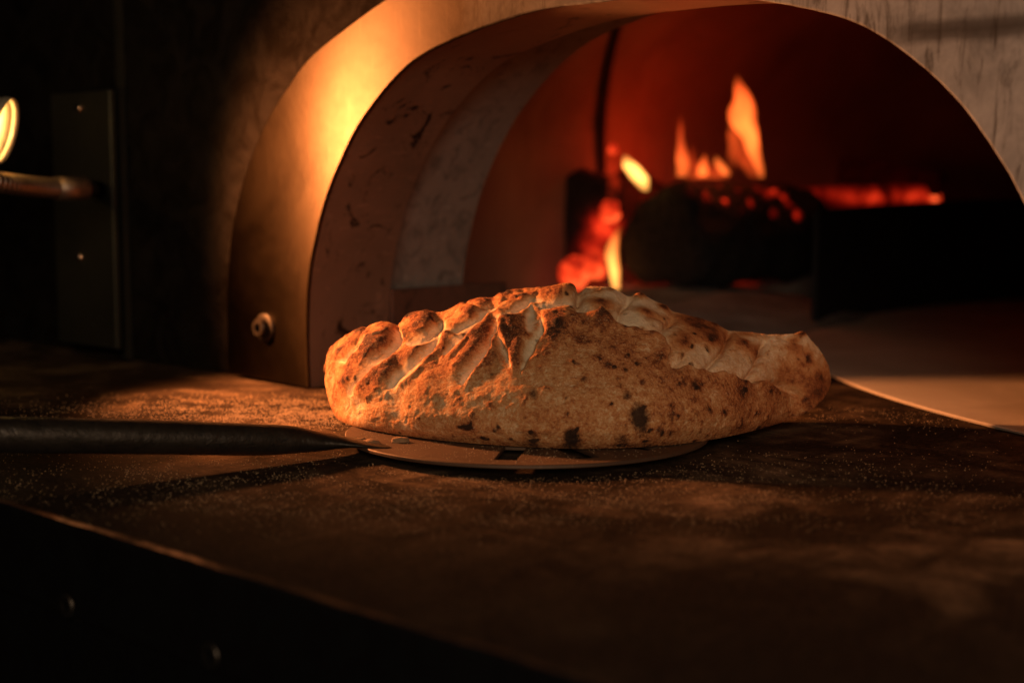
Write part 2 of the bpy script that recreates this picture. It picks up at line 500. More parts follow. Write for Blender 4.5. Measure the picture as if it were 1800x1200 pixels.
# steel face around the arch
B_in = offset(P_in0, .012)
B_out = np.empty_like(B_in)
for i, (a, b) in enumerate(B_in):
    ang = math.atan2(b-.0, a-UC)
    d = np.array([math.cos(ang), math.sin(ang)])
    tx = (1.2/abs(d[0])) if abs(d[0]) > 1e-6 else 9
    ty = (.62/d[1]) if d[1] > 1e-6 else 9
    B_out[i] = np.array([UC, 0]) + d*min(tx, ty)
U_SEAM = front(238, 400, .02)[0]
B_out[0] = (UC-1.2, 0.0); B_out[-1] = (UC+1.2, 0.0)
B_out[:, 0] = np.maximum(B_out[:, 0], U_SEAM)
B_in2 = B_in.copy(); B_in2[:, 1] = np.maximum(B_in2[:, 1], .0007); B_out[:, 1] = np.maximum(B_out[:, 1], .0007)
face = link('steel_face', ring_plate('steel_face', B_in2, B_out, .0125, .03), MAT_FACADE, oven)
sp = link('side_panel', box_mesh('side_panel', (-1.4, .028, .0008), (U_SEAM-.004, .05, .62)), MAT_FACADE, oven)
# flange strip proud of the seam
link('seam_strip', box_mesh('seam_strip', (U_SEAM-.003, .006, .0009), (U_SEAM+.002, .0123, .62)), MAT_BRACKET, oven)
b0 = front(104, 640, -.012); b1 = front(206, 640, -.012); bt = front(104, 165, -.012)
bracket = link('bracket_plate', box_mesh('bracket_plate', (b0[0], -.012, .012), (b1[0], -.006, bt[2])), MAT_BRACKET, oven)
bevel(bracket, .001, 1)
for px, py in ((140, 452), (139, 190)):
    q = front(px, py, -.012)
    me = lathe('rivet', (q[0], -.0121, q[2]), (0, -1, 0), [(0, .0042), (.0012, .0040), (.0022, .0028), (.0026, .00001)], 20)
    link('rivet', me, MAT_RIVET, bracket, True)

# chamber
CU, CW, CR = .75, 1.0, 1.16
prof = [(CR, 0.0), (CR, .12), (CR-.005, .2)]
for t in np.linspace(0, math.pi/2, 18)[1:]:
    prof.append(((CR-.005)*math.cos(t), .2+.46*math.sin(t)))
nseg = 96
v, f = [], []
for r, z in prof:
    for k in range(nseg):
        an = 2*math.pi*k/nseg
        a = CU + r*math.cos(an); b = CW + r*math.sin(an)
        v.append((a, max(b, .186), z))
for i in range(len(prof)-1):
    for k in range(nseg):
        k2 = (k+1) % nseg
        quad = (i*nseg+k, (i+1)*nseg+k, (i+1)*nseg+k2, i*nseg+k2)
        if all(v[q][1] < .187 for q in quad): continue        # the mouth side is closed by the steel face
        f.append(quad)
me = pydata('baking_chamber', v, f)
link('baking_chamber', me, MAT_CHAMBER, oven, True)
# expansion joint in the dome wall
d = ray(1049, 250)
def hit_chamber(px, py):
    dd = ray(px, py); best = None
    for t in np.linspace(.9, 4.2, 3000):
        q = to_uwz(C0 + dd*t)
        rr = math.hypot(q[0]-CU, q[1]-CW)
        if t < 1.4 and rr > CR: continue
        zz = q[2]
        if zz <= .2: lim = CR
        else:
            s = min(1, (zz-.2)/.46); lim = (CR-.005)*math.sqrt(max(0, 1-s*s))
        if q[1] > .3 and rr >= lim: return q
    return q
jp = [hit_chamber(x, y) for x, y in ((1049, 300), (1049, 240), (1052, 180), (1060, 120), (1068, 80), (1078, 40), (1090, 0), (1104, -40))]
jv, jf = [], []
for q in jp:
    rad = np.array([q[0]-CU, q[1]-CW]); rad /= np.linalg.norm(rad); tan = np.array([-rad[1], rad[0]])
    for s in (-1, 1):
        for k in (0, 1):
            c_ = np.array([q[0], q[1]]) + tan*s*.006 - rad*(.004 + .006*k)
            jv.append((c_[0], c_[1], q[2]-.003*k))
for i in range(len(jp)-1):
    a = i*4; b = a+4
    for q0, q1 in ((0, 1), (1, 3), (3, 2), (2, 0)):
        jf.append((a+q0, a+q1, b+q1, b+q0))
me = pydata('dome_joint', jv, jf); fix_normals(me)
link('dome_joint', me, MAT_JOINT, oven)

# round stone deck and the black iron guard along it
DC = to_uwz((1.16, 1.182, 0)); DR = .9026
me = lathe('stone_deck', (DC[0], DC[1], 0), (0, 0, 1), [(.0008, DR-.001), (.0022, DR), (.0030, DR-.0010), (.0031, DR*.9), (.0031, .001)], 256)
deck = link('stone_deck', me, MAT_STONE, oven)
g0 = to_uwz(floor_pt(1408, 577)); a0 = math.atan2(g0[1]-DC[1], g0[0]-DC[0])
gv, gf = [], []
N_G = 60
for i in range(N_G+1):
    an = a0 - (i/N_G)*math.radians(118)
    for r, z in ((DR+.004, .001), (DR+.004, .1275), (DR+.006, .1295), (DR+.010, .1275), (DR+.010, .001)):
        gv.append((DC[0]+r*math.cos(an), DC[1]+r*math.sin(an), z + (.012*min(1, i/18) if z > .05 else 0)))
for i in range(N_G):
    for k in range(4):
        gf.append((i*5+k, i*5+k+1, i*5+5+k+1, i*5+5+k))
gf.append((0, 1, 2, 3, 4)); gf.append(tuple(N_G*5+k for k in range(5)))
me = pydata('fire_guard', gv, gf); fix_normals(me)
guard = link('fire_guard', me, MAT_IRON, oven)

# =================================================================== FIRE
def log_mesh(name, p0, p1, r, seed=0, n=40, m=46, squash=1.0, glow_fn=None, rough=.14):
    p0, p1 = Vector(p0), Vector(p1)
    d, s, t = frame_for(p1-p0)
    L = (p1-p0).length
    v = []
    for i in range(m):
        x = i/(m-1)
        ends = 1 - .08*math.exp(-x*L/.01) - .08*math.exp(-(1-x)*L/.01)
        for k in range(n):
            an = 2*math.pi*k/n
            q = Vector((math.cos(an)*1.3+seed, math.sin(an)*1.3, x*L/.05))
            rr = r*ends*(1 + rough*mnoise.fractal(q, 1.0, 2.0, 4) + .10*math.cos(3*an+seed))
            v.append(p0 + d*(x*L) + s*(rr*math.cos(an)) + t*(rr*squash*math.sin(an)))
    f = [(i*n+k, i*n+(k+1) % n, (i+1)*n+(k+1) % n, (i+1)*n+k) for i in range(m-1) for k in range(n)]
    # end faces as fans with a few rings
    for base, cen, sg in ((0, p0, -1), ((m-1)*n, p1, 1)):
        prev = [base+k for k in range(n)]
        for rr in (.66, .33):
            cur = []
            for k in range(n):
                an = 2*math.pi*k/n
                q = v[base+k]*rr + cen*(1-rr) + d*(sg*.004*mnoise.noise(Vector((k*.4+seed, rr*9, 1))))
                v.append(q); cur.append(len(v)-1)
            f += [(prev[k], prev[(k+1) % n], cur[(k+1) % n], cur[k]) for k in range(n)]
            prev = cur
        v.append(cen); c = len(v)-1
        f += [(prev[k], prev[(k+1) % n], c) for k in range(n)]
    me = pydata(name, v, f); fix_normals(me)
    g = me.attributes.new('glow', 'FLOAT', 'POINT')
    g.data.foreach_set('value', [float(glow_fn(p)) if glow_fn else 0.0 for p in v])
    return me
def P(px, py, d): return at(px, py, np.array(d))
def pix(p):
    q = np.asarray(p, float)-C0
    zc = q[1]*CP-q[2]*SP
    return 900+F_PX*q[0]/zc, 600-F_PX*(q[1]*SP+q[2]*CP)/zc
def world_thing(name, me, mat, base, label, cat, group=None, smooth=True):
    base = Vector(base)
    me.transform(Matrix.Translation(-base))
    o = link(name, me, mat, None, smooth)
    o.location = base
    return tag(o, label, cat, group)

def near(spots):
    def fn(p):
        x, y = pix(p)
        return min(1.0, sum(s*math.exp(-((x-a)/r)**2-((y-b)/r)**2) for a, b, r, s in spots))
    return fn
# main log: end face towards the mouth, runs back to the right
c0 = P(1164, 425, 1.72); c1 = c0 + np.array([.205, .23, .004])
me = log_mesh('burning_log', c0, c1, .062, 1.7, squash=.98,
              glow_fn=near([(1237,338,5,1.2),(1243,351,5,1.2),(1300,338,5,1.2),(1348,343,6,1.3),(1360,338,5,1.2),(1378,347,5,1.2),(1402,378,6,1.2),(1215,330,5,.9),(1275,352,4,1),(1320,360,4,1),(1262,328,4,.9),(1330,330,4,1),(1385,360,5,1),(1305,375,4,.8),(1360,372,4,.9),(1100,330,24,.5)]), rough=.2)
world_thing('burning_log', me, MAT_LOG, (c0[0], c0[1], .02), 'thick black charred log with flames along its top', 'log')
e0 = P(1022, 385, 1.86); e1 = e0 + np.array([.10, .26, .01])
me = log_mesh('burning_log', e0, e1, .052, 5.2, squash=1.25, glow_fn=near([(1062,400,30,.9),(1040,460,30,1)]), rough=.16)
world_thing('burning_log', me, MAT_LOG, (e0[0], e0[1], .02), 'narrower charred log at the left of the fire with a red glow beside it', 'log')
# glowing log behind the guard
b0_ = P(1395, 352, 1.97); b1_ = P(1640, 346, 2.15)
def glow_bar(p):
    x, y = pix(p)
    return max(0, min(1, 1.15-abs(y-346)/24))*(.52+.62*max(0, min(1, (x-1440)/160)))
me = log_mesh('ember_log', b0_, b1_, .017, 8.1, glow_fn=glow_bar, rough=.25)
world_thing('ember_log', me, MAT_EMBER, (b0_[0], b0_[1], .02), 'glowing red ember log lying behind the black iron guard', 'log')
d0_ = P(1480, 300, 2.22); d1_ = P(1655, 322, 2.12)
me = log_mesh('burnt_log', d0_, d1_, .020, 3.3, glow_fn=lambda p: .05, rough=.3)
world_thing('burnt_log', me, MAT_LOG, (d0_[0], d0_[1], .02), 'black burnt log leaning above the red ember log', 'log')

# ash bed the fire lies on
def ash(name, cx, cy, rx, ry, h, seed):
    n_, m_ = 60, 22
    v, f = [], []
    for i in range(m_):
        r = i/(m_-1)
        for k in range(n_):
            an = 2*math.pi*k/n_
            wob_ = 1+.12*mnoise.noise(Vector((math.cos(an)*1.5+seed, math.sin(an)*1.5, 0)))
            x = cx+rx*r*wob_*math.cos(an); y = cy+ry*r*wob_*math.sin(an)
            z = h*(1-r**2.4) + .012*mnoise.fractal(Vector((x*18, y*18, seed)), 1, 2, 4)*(1-r)
            v.append((x, y, max(z, 0)-.002*(r > .99)+.0015))
    f = [(i*n_+k, i*n_+(k+1) % n_, (i+1)*n_+(k+1) % n_, (i+1)*n_+k) for i in range(m_-1) for k in range(n_)]
    me = pydata(name, v, f); fix_normals(me)
    return me
me = ash('ash_bed', .20, 1.78, .22, .34, .030, 2)
o = link('ash_bed', me, MAT_ASH, None, True); tag(o, 'grey bed of wood ash under the burning logs', 'ash', kind='stuff')
me = ash('ash_heap', .44, 2.07, .17, .16, .112, 6)
o = link('ash_heap', me, MAT_ASH, None, True); tag(o, 'heap of dark ash behind the black guard under the ember log', 'ash', kind='stuff')
# live coals
def coal_mesh(name, c, r, seed):
    bm = bmesh.new(); bmesh.ops.create_icosphere(bm, subdivisions=3, radius=1)
    for vt in bm.verts:
        vt.co *= r*(1+.35*mnoise.noise(vt.co*1.6+Vector((seed, 0, 0))))
        vt.co += Vector(c)
    me = bpy.data.meshes.new(name); bm.to_mesh(me); bm.free()
    g = me.attributes.new('glow', 'FLOAT', 'POINT'); g.data.foreach_set('value', [1.0]*len(me.vertices))
    return me
for i, (px, py, r, lab) in enumerate(((1012, 478, .020, 'glowing red coal lowest at the left end of the fire'),
                                  (1040, 466, .019, 'glowing red coal between the left log and the thin tall flame'),
                                  (1072, 372, .014, 'small red coal in the gap between the two charred logs'),
                                  (1077, 262, .007, 'tiny red spark above the left log'))):
    c = P(px, py, 1.80)
    world_thing('coal', coal_mesh('coal', c, r, i*3.1), MAT_EMBER, c, lab, 'coal', 'live coals in the fire')

def flame(px_pts, depth, widths, mat, label, thick=.8):
    seed = px_pts[0][0]*.01
    """flame body along a spine of picture-plane points at one depth, turned into a solid with round sections"""
    spine = resample([tuple(P(x, y, depth)) for x, y in px_pts], 26)
    wd = np.interp(np.linspace(0, 1, 26), np.linspace(0, 1, len(widths)), widths)*depth/F_PX
    n_ = 20; v = []
    for i, p in enumerate(spine):
        sx = mnoise.noise(Vector((p[2]*38+seed*3.7, seed, 0)))*wd[i]*.55
        for k in range(n_):
            an = 2*math.pi*k/n_
            rr = 1+.55*mnoise.noise(Vector((math.cos(an)*1.1+seed*5, math.sin(an)*1.1, p[2]*30)))
            v.append((p[0]+sx+wd[i]*rr*math.cos(an), p[1]+wd[i]*rr*thick*math.sin(an), p[2]))
    f = [(i*n_+k, i*n_+(k+1) % n_, (i+1)*n_+(k+1) % n_, (i+1)*n_+k) for i in range(25) for k in range(n_)]
    f.append(tuple(range(n_))); f.append(tuple(25*n_+k for k in range(n_)))
    me = pydata('flame', v, f); fix_normals(me)
    base = spine[0]
    hgt = max(q[2] for q in v)-base[2]
    m = flame_mat('flame_gas', mat[0], mat[1], mat[2], 0, hgt)
    return world_thing('flame', me, m, base, label, 'flame', 'flames on the burning logs')
OR0, OR1 = (1, .16, .025), (1, .10, .015)
YE0, YE1 = (1, .42, .08), (1, .36, .07)
flame([(1338,312),(1336,298),(1326,268),(1316,235),(1306,195),(1298,160),(1296,130)], 1.80, [5,8,15,22,21,13,1], (OR0, OR1, 170), 'tallest orange flame rising from the thick log')
flame([(1290,300),(1287,270),(1291,235),(1298,205)], 1.82, [2,9,14,6], (OR1, OR1, 50), 'faint orange tongue tucked against the left of the tallest flame')
flame([(1200,310),(1201,295),(1198,270),(1196,235),(1197,200)], 1.78, [9,11,7,5,1], (OR0, (1,.05,.01), 130), 'thin red flame with a wispy tip on top of the log')
flame([(1234,310),(1236,296),(1239,282),(1240,268)], 1.78, [11,11,7,1], (OR0, OR1, 170), 'short orange flame in the middle of the small ones')
flame([(1277,308),(1270,295),(1262,282),(1258,272)], 1.78, [8,9,7,1], (OR0, OR0, 180), 'short orange flame leaning left beside the tallest flame')
flame([(1137,335),(1128,315),(1112,293),(1098,272)], 1.70, [5,15,15,2], (YE0, YE1, 300), 'bright yellow flame leaning left over the log end')
flame([(1084,510),(1078,480),(1076,450),(1080,420),(1092,395)], 1.74, [6,9,10,8,1], (YE0, OR0, 300), 'thin tall yellow flame at the left of the log end')
flame([(1326,312),(1322,300),(1312,270),(1318,240),(1330,215)], 1.84, [10,16,15,9,1], (OR1, (1,.06,.01), 26), 'dim wide orange flame behind the foot of the tallest flame')
flame([(1216,314),(1218,300),(1214,280),(1220,250)], 1.84, [14,16,9,1], (OR1, (1,.05,.01), 24), 'dim red flame behind the thin wispy one')
flame([(1256,314),(1256,300),(1250,285)], 1.84, [30,22,2], (OR1, (1,.05,.01), 18), 'low dim flame licking along the middle of the log top')
flame([(1075,350),(1078,320),(1074,285),(1078,255)], 1.84, [8,11,7,1], ((1,.05,.01), (1,.04,.01), 20), 'faint red flame between the two charred logs')
fg_d = bpy.data.lights.new('fire_light', 'POINT')
fg_o = bpy.data.objects.new('fire_light', fg_d); COL.objects.link(fg_o)
fg_o.location = tuple(P(1245, 268, 1.74)); fg_d.energy = .05; fg_d.color = (1, .16, .04); fg_d.shadow_soft_size = .02
fl_d = bpy.data.lights.new('fire_light', 'POINT')
fl_o = bpy.data.objects.new('fire_light', fl_d); COL.objects.link(fl_o)
fl_o.location = tuple(P(1190, 292, 1.93)); fl_d.energy = .42; fl_d.color = (1, .045, .008); fl_d.shadow_soft_size = .05

# =================================================================== LAMP
lamp = empty('work_lamp', tuple(LAMP_RIM - LAMP_DIR*.05))
tag(lamp, 'lit gooseneck work lamp with a vented metal shade at the left edge', 'lamp')
lo = Vector(lamp.location)
RR = .0235
def loc(p): return tuple(Vector(p)-lo)
prof = [(-.052, .006), (-.048, .012), (-.040, .0165), (-.030, .0195), (-.020, .0212), (-.010, .0224), (0, RR)]
me = lathe('lamp_shade', loc(LAMP_RIM), LAMP_DIR, prof, 48)
bm = bmesh.new(); bm.from_mesh(me)
bm.faces.ensure_lookup_table()
kill = []
for i, fc in enumerate(bm.faces):
    c = fc.calc_center_median()
    ax = (c - Vector(loc(LAMP_RIM))).dot(LAMP_DIR)
    d_, s_, t_ = frame_for(LAMP_DIR)
    rel = c - Vector(loc(LAMP_RIM)); an = math.degrees(math.atan2(rel.dot(t_), rel.dot(s_))) % 30
    if -.042 < ax < -.016 and an < 13: kill.append(fc)
bmesh.ops.delete(bm, geom=kill, context='FACES')
bm.to_mesh(me); bm.free()
shade = link('lamp_shade', me, MAT_SHADE, lamp, True)
m = shade.modifiers.new('thick', 'SOLIDIFY'); m.thickness = .0008
rim = link('rim', lathe('rim', loc(LAMP_RIM), LAMP_DIR, [(0, RR-.0012), (.002, RR-.001), (.0045, RR+.0006), (.004, RR+.0012), (-.001, RR+.0012), (-.001, RR+.0002)], 48), MAT_SHADE, shade, True)
bulb = link('bulb', lathe('bulb', loc(LAMP_RIM), LAMP_DIR, [(-.045, .004), (-.036, .0075), (-.028, .0100), (-.022, .0098), (-.017, .006), (-.0155, .00001)], 24), MAT_BULB, lamp, True)
mount_q = front(172, 333, -.012)
M0 = ov(mount_q[0], -.012, mount_q[2])
s1 = M0 - W*.012; s2 = P(98, 332, 1.10)
s1 = P(150, 331, 1.125); s2 = P(97, 331, 1.10)
link('mount', loft('mount', [loc(M0), loc(s1)], [.0075, .0070], 20), MAT_FACADE, lamp, True)
arm_pts = [tuple(s2), tuple(P(50, 327, 1.075)), tuple(P(0, 320, 1.05)), tuple(P(-60, 306, 1.03)), (-.425, 1.0, .175), (-.455, 1.01, .2), (-.45, 1.035, .222), tuple(LAMP_RIM-LAMP_DIR*.066), tuple(LAMP_RIM-LAMP_DIR*.050)]
ap = resample(arm_pts, 260)
neck = link('gooseneck', loft('gooseneck', [loc(p) for p in ap], [.0076+.0008*math.sin(i*1.55) for i in range(len(ap))], 18), MAT_ARM, lamp, True)
link('sleeve', loft('sleeve', [loc(s1), loc(s1*.94+s2*.06), loc(s2)], [.0088, .0094, .0094], 24), MAT_ARM, lamp, True)

kd = bpy.data.lights.new('lamp_light', 'SPOT')
ko = bpy.data.objects.new('lamp_light', kd); COL.objects.link(ko)
ko.location = KEY_POS
ko.rotation_euler = BEAM_DIR.to_track_quat('-Z', 'Y').to_euler()
kd.energy = LAMP_POWER*10; kd.color = LAMP_COL; kd.spot_size = math.radians(114); kd.spot_blend = 1.0; kd.shadow_soft_size = .017

# =================================================================== PEEL
DCX, DCY, PR, PZ = .009, .848, .109, .0058
peel = empty('pizza_peel', (DCX, DCY, 0))
tag(peel, 'round slotted metal pizza peel with a dark steel handle under the bread', 'pizza peel')
v, f = [], []
NS = 12; phase = math.radians(-98)
radii = [.004, .02, .036, .050, .060, .070, .080, .090, .098, .106, PR]
SUB = 10
ring_idx = []
for r in radii:
    hw = min(.0062/r, math.radians(9)) if r >= .02 else math.radians(6)
    row = []
    for s in range(NS):
        c = phase + 2*math.pi*s/NS
        angs = [c-hw, c-hw/3, c+hw/3, c+hw] + [c+hw+(2*math.pi/NS-2*hw)*j/SUB for j in range(1, SUB)]
        for a in angs:
            row.append(len(v)); v.append((r*math.cos(a), r*math.sin(a), PZ + (.0012*max(0, (r-.098)/.013))))
    ring_idx.append(row)
M = len(ring_idx[0]); per = M//NS
for i in range(len(radii)-1):
    for k in range(M):
        slot = (k % per) < 3 and 3 <= i <= 6 and (k // per) not in (9, 10, 11)
        if slot: continue
        k2 = (k+1) % M
        f.append((ring_idx[i][k], ring_idx[i][k2], ring_idx[i+1][k2], ring_idx[i+1][k]))
f.append(tuple(ring_idx[0][::-1]))
me = pydata('blade', v, f); fix_normals(me)
if me.polygons[0].normal.z < 0: me.flip_normals()
blade = link('blade', me, MAT_BLADE, peel)
m = blade.modifiers.new('thick', 'SOLIDIFY'); m.thickness = .0022; m.offset = -1
bevel(blade, .0004, 1)
po = Vector(peel.location)
hp = [(a_, b_-.016, c_) for a_, b_, c_ in [(-.080, .8285, .0060), (-.086, .8245, .0066), (-.094, .8195, .0080), (-.102, .815, .0093), (-.111, .8095, .0100), (-.124, .8015, .0122), (-.142, .790, .0142), (-.200, .7605, .0208), (-.262, .7290, .0275), (-.36, .679, .0385), (-.50, .608, .054)]]
hr = [(.0215, .0007), (.0205, .0013), (.0180, .0024), (.0150, .0042), (.0120, .0058), (.0100, .0078), (.0092, .0088), (.0092, .0092), (.0093, .0093), (.0094, .0094), (.0094, .0094)]
tt = resample([(*a, *b) for a, b in zip(hp, hr)], 70)
handle = link('handle', loft('handle', [tuple(Vector(q[:3])-po) for q in tt], [(q[3], q[4]) for q in tt], 28), MAT_HANDLE, peel, True)

# =================================================================== CALZONE
TOP = [(570,652),(571,640),(575,625),(582,612),(590,603),(598,597),(610,590),(622,584),(632,579),(638,576),(646,573),(655,570),(668,567),(680,568),(692,571),(702,572),(709,562),(716,555),(735,553),(752,551),(768,552),(784,547),(797,540),(812,533),(830,529),(850,527),(868,527),(874,522),(878,514),(881,512),(886,516),(900,511),(920,508),(945,508),(970,506),(990,504),(1003,502),(1012,504),(1019,509),(1026,506),(1038,504),(1052,507),(1066,504),(1076,506),(1090,512),(1105,518),(1117,520),(1123,515),(1128,517),(1140,523),(1155,529),(1165,534),(1172,536),(1180,543),(1200,549),(1225,556),(1245,564),(1265,571),(1285,577),(1310,581),(1340,585),(1365,587),(1385,586),(1400,585),(1411,581),(1417,584),(1424,589),(1432,600),(1440,611),(1446,625),(1453,640),(1459,655),(1461,664)]
BOT = [(570,656),(571,672),(574,690),(578,706),(584,722),(592,735),(604,742),(620,748),(645,754),(700,764),(760,772),(830,779),(900,784),(960,787),(1020,789),(1080,788),(1140,785),(1200,780),(1260,771),(1310,760),(1350,749),(1390,737),(1415,726),(1435,714),(1447,702),(1455,690),(1459,678),(1461,668)]
NC, NF, NB, NU = 860, 320, 56, 14
s = (np.arange(NC)+.5)/NC
XS = 1015.5 - 445.5*np.cos(np.pi*np.clip(s, 0, 1))
T = np.array(TOP, float); Bt = np.array(BOT, float)
def smooth1(a, k):
    ker = np.exp(-.5*(np.arange(-3*k, 3*k+1)/k)**2); ker /= ker.sum()
    return np.convolve(np.pad(a, 3*k, mode='edge'), ker, 'valid')
TY = np.interp(XS, T[:, 0], T[:, 1]); BY = np.interp(XS, Bt[:, 0], Bt[:, 1])
TYs = smooth1(TY, 3); e = np.clip((XS-600)/30, 0, 1)*np.clip((1430-XS)/25, 0, 1)
TY = TY*(1-e)+TYs*e
BY = BY*(1-e)+smooth1(BY, 6)*e
# depths along the view: belly contact line and crest line
ZREST = PZ + .0016
def floor_depth(px, py, z):
    d = ray(px, py); return (z-CAM_H)/d[..., 2]
EL = np.sqrt(np.clip(1-(1-np.clip((XS-570)/70, 0, 1))**2, 0, 1)); ER = np.sqrt(np.clip(1-(1-np.clip((1461-XS)/60, 0, 1))**2, 0, 1))
DB = np.minimum(floor_depth(XS, BY, ZREST), .925-.032*EL*ER)
DCR = np.interp(XS, [570, 620, 700, 850, 1000, 1150, 1300, 1400, 1461], [.918, .912, .900, .885, .876, .880, .894, .904, .916])
DB = smooth1(DB, 8); DCR = smooth1(DCR, 12)
vv = np.linspace(0, 1, NF)
# bottom rows are denser, crest too
vv = .5-.5*np.cos(np.pi*(.03+.94*vv)); vv = (vv-vv[0])/(vv[-1]-vv[0])
gv_ = np.interp(vv, [0, .04, .10, .2, .35, .5, .65, .8, .9, .96, 1], [.06, .0, -.05, -.07, .0, .15, .33, .55, .74, .88, 1.0])
gv_ = smooth1(gv_, 5)
PX = np.repeat(XS[:, None], NF, 1)
PY = BY[:, None] + (TY-BY)[:, None]*vv[None, :]
DEP = DB[:, None] + (DCR-DB)[:, None]*gv_[None, :]
FR = at(PX, PY, DEP)                                   # front skin, bottom -> crest
# back skin, crest -> bottom
bt_ = np.linspace(0, 1, NB+1)[1:]
BACK = np.empty((NC, NB, 3))
crest = FR[:, -1]; foot = FR[:, 0]
HB = np.interp(XS, [570, 640, 800, 1000, 1200, 1380, 1461], [.012, .040, .052, .062, .055, .035, .012])*np.minimum(EL, ER)
for j, t in enumerate(bt_):
    a = t*math.pi*.52
    BACK[:, j, 0] = crest[:, 0]*(1-t)+foot[:, 0]*t*1.06*0+crest[:, 0]*t
    BACK[:, j, 1] = crest[:, 1] + HB*np.sin(a)*(1-.10*t)
    zz = np.cos(a)/1.0
    zz = (np.cos(a)-math.cos(math.pi*.52))/(1-math.cos(math.pi*.52))
    BACK[:, j, 2] = foot[:, 2] + (crest[:, 2]-foot[:, 2])*zz
UND = np.empty((NC, NU, 3))
for j in range(NU):
    t = (j+1)/(NU+1)
    UND[:, j] = BACK[:, -1]*(1-t)+foot*t
    UND[:, j, 2] -= .0006*math.sin(math.pi*t)
# ---- surface relief, designed on the front skin
def seg_dist(X, Y, pts):
    best = np.full(X.shape, 1e9); tpar = np.zeros(X.shape); side = np.zeros(X.shape)
    p = np.array(pts, float); L = np.r_[0, np.cumsum(np.linalg.norm(np.diff(p, axis=0), axis=1))]
    for i in range(len(p)-1):
        a, b = p[i], p[i+1]; ab = b-a; l2 = ab@ab
        t = np.clip(((X-a[0])*ab[0]+(Y-a[1])*ab[1])/l2, 0, 1)
        dx = X-(a[0]+t*ab[0]); dy = Y-(a[1]+t*ab[1]); d = np.hypot(dx, dy)
        m = d < best
        best = np.where(m, d, best); tpar = np.where(m, (L[i]+t*(L[i+1]-L[i]))/L[-1], tpar)
        side = np.where(m, np.sign(ab[0]*dy-ab[1]*dx), side)
    return best, tpar, side
def c1(l): return [(540+x*.31662, 480+y*.31662) for x, y in l]
def c2(l): return [(1000+x*.31662, 480+y*.31662) for x, y in l]
def c6(l): return [(820+x*.24444, 480+y*.24444) for x, y in l]
def c7(l): return [(560+x*.21661, 540+y*.21661) for x, y in l]
H = np.zeros(PX.shape)                  # metres along the outward normal
# brown 0..1, char 0..1, flour (grainy) 0..1
LIPL = [(995,548),(1012,549),(1030,552),(1046,553),(1058,549),(1066,553),(1085,565),(1108,576),(1132,584),(1152,588),(1168,600),(1176,620),(1176,640),(1186,648),(1205,645),(1225,649),(1242,654),(1265,657),(1290,665),(1315,672),(1335,668),(1352,672),(1372,684),(1395,694),(1412,702),(1425,708)]
lipx = np.array(LIPL)
dl, tl, sl = seg_dist(PX, PY, LIPL)
inx = (PX > 990)
# signed: above the lip (towards crest) positive
lip_y = np.interp(PX, [q[0] for q in sorted(LIPL)], [q[1] for q in sorted(LIPL)])
above = np.where(PY < lip_y, 1.0, -1.0)
sd = dl*above + 2.5*np.sin(PX*.21)*np.sin(PY*.17)
wlip = np.clip((PX-1000)/30, 0, 1)*np.clip((1418-PX)/30, 0, 1)
amp = np.interp(PX, [990, 1050, 1180, 1300, 1380, 1425], [.0015, .0035, .0052, .0055, .003, .0])
step = np.where(sd < 0, np.exp(-(np.maximum(-sd, 0)/55)**1.3), 0) * (1-np.exp(-(np.maximum(-sd, 0)/3.5)**1.5)*.55)
H += wlip*amp*step
H += -wlip*amp*.75*np.where(sd > 0, np.exp(-(sd/9.0)**1.4), np.exp(-(sd/2.5)**2))
belly = np.where(PX > 990, 1/(1+np.exp(np.clip((sd+5+7*np.sin(PX*.11)+5*np.sin(PX*.29+1))/5.0, -30, 30))), 1.0)
brown = np.where(PX > 990, .08+.45*belly, .50)
flour = np.where(PX > 990, .2+.25*np.clip((PX-1150)/120, 0, 1)+(.75-.25*np.clip((PX-1150)/120, 0, 1))*belly, .85)
brown = brown + np.where(PX > 1150, .13*(1-belly)*np.clip((PX-1150)/150, 0, 1), 0)
# pleats on the left: pale valleys between floury ridges
GR = [
 (c7([(255,700),(275,640),(330,585),(420,490),(545,410),(620,350),(660,270),(655,200)]), 9.5, .0046),
 (c7([(165,440),(235,445),(300,370),(365,285),(380,250)]), 6.5, .0032),
 (c7([(590,640),(650,580),(720,505),(820,440),(905,360),(965,270),(1010,180),(1020,140)]), 9.0, .0046),
 (c7([(740,310),(830,290),(910,235),(960,180),(1000,140)]), 8.5, .0036),
 (c1([(480,640),(560,570),(640,520)]), 5.0, .0020),
 (c1([(858,610),(900,545),(950,500),(1010,425),(1050,340),(1062,270)]), 8.0, .0050),
 (c1([(775,450),(820,400),(880,345),(950,285),(1000,225),(1040,205)]), 9.0, .0040),
 (c1([(1130,520),(1105,440),(1075,365),(1062,280)]), 5.0, .0034),
 (c1([(1205,525),(1225,470),(1255,400),(1300,330),(1305,260)]), 8.5, .0050),
 (c1([(1060,255),(1150,225),(1235,160),(1300,165)]), 9.0, .0036),
 (c1([(1240,200),(1235,250),(1225,330)]), 7.0, .0018),
 (c1([(1300,200),(1400,180),(1495,150)]), 10.0, .0030),
 (c1([(760,330),(830,330),(930,270)]), 6.0, .0022),
]
dG = np.full(PX.shape, 1e9)
WOB = np.array([[mnoise.noise(Vector((x*.045, y*.045, 2.0))) for y in np.linspace(480, 800, 60)] for x in np.linspace(560, 1470, 160)])
def wob(X, Y):
    i = np.clip((X-560)/910*159, 0, 158.99); j = np.clip((Y-480)/320*59, 0, 58.99)
    i0 = i.astype(int); j0 = j.astype(int); fi = i-i0; fj = j-j0
    return (WOB[i0, j0]*(1-fi)*(1-fj)+WOB[i0+1, j0]*fi*(1-fj)+WOB[i0, j0+1]*(1-fi)*fj+WOB[i0+1, j0+1]*fi*fj)
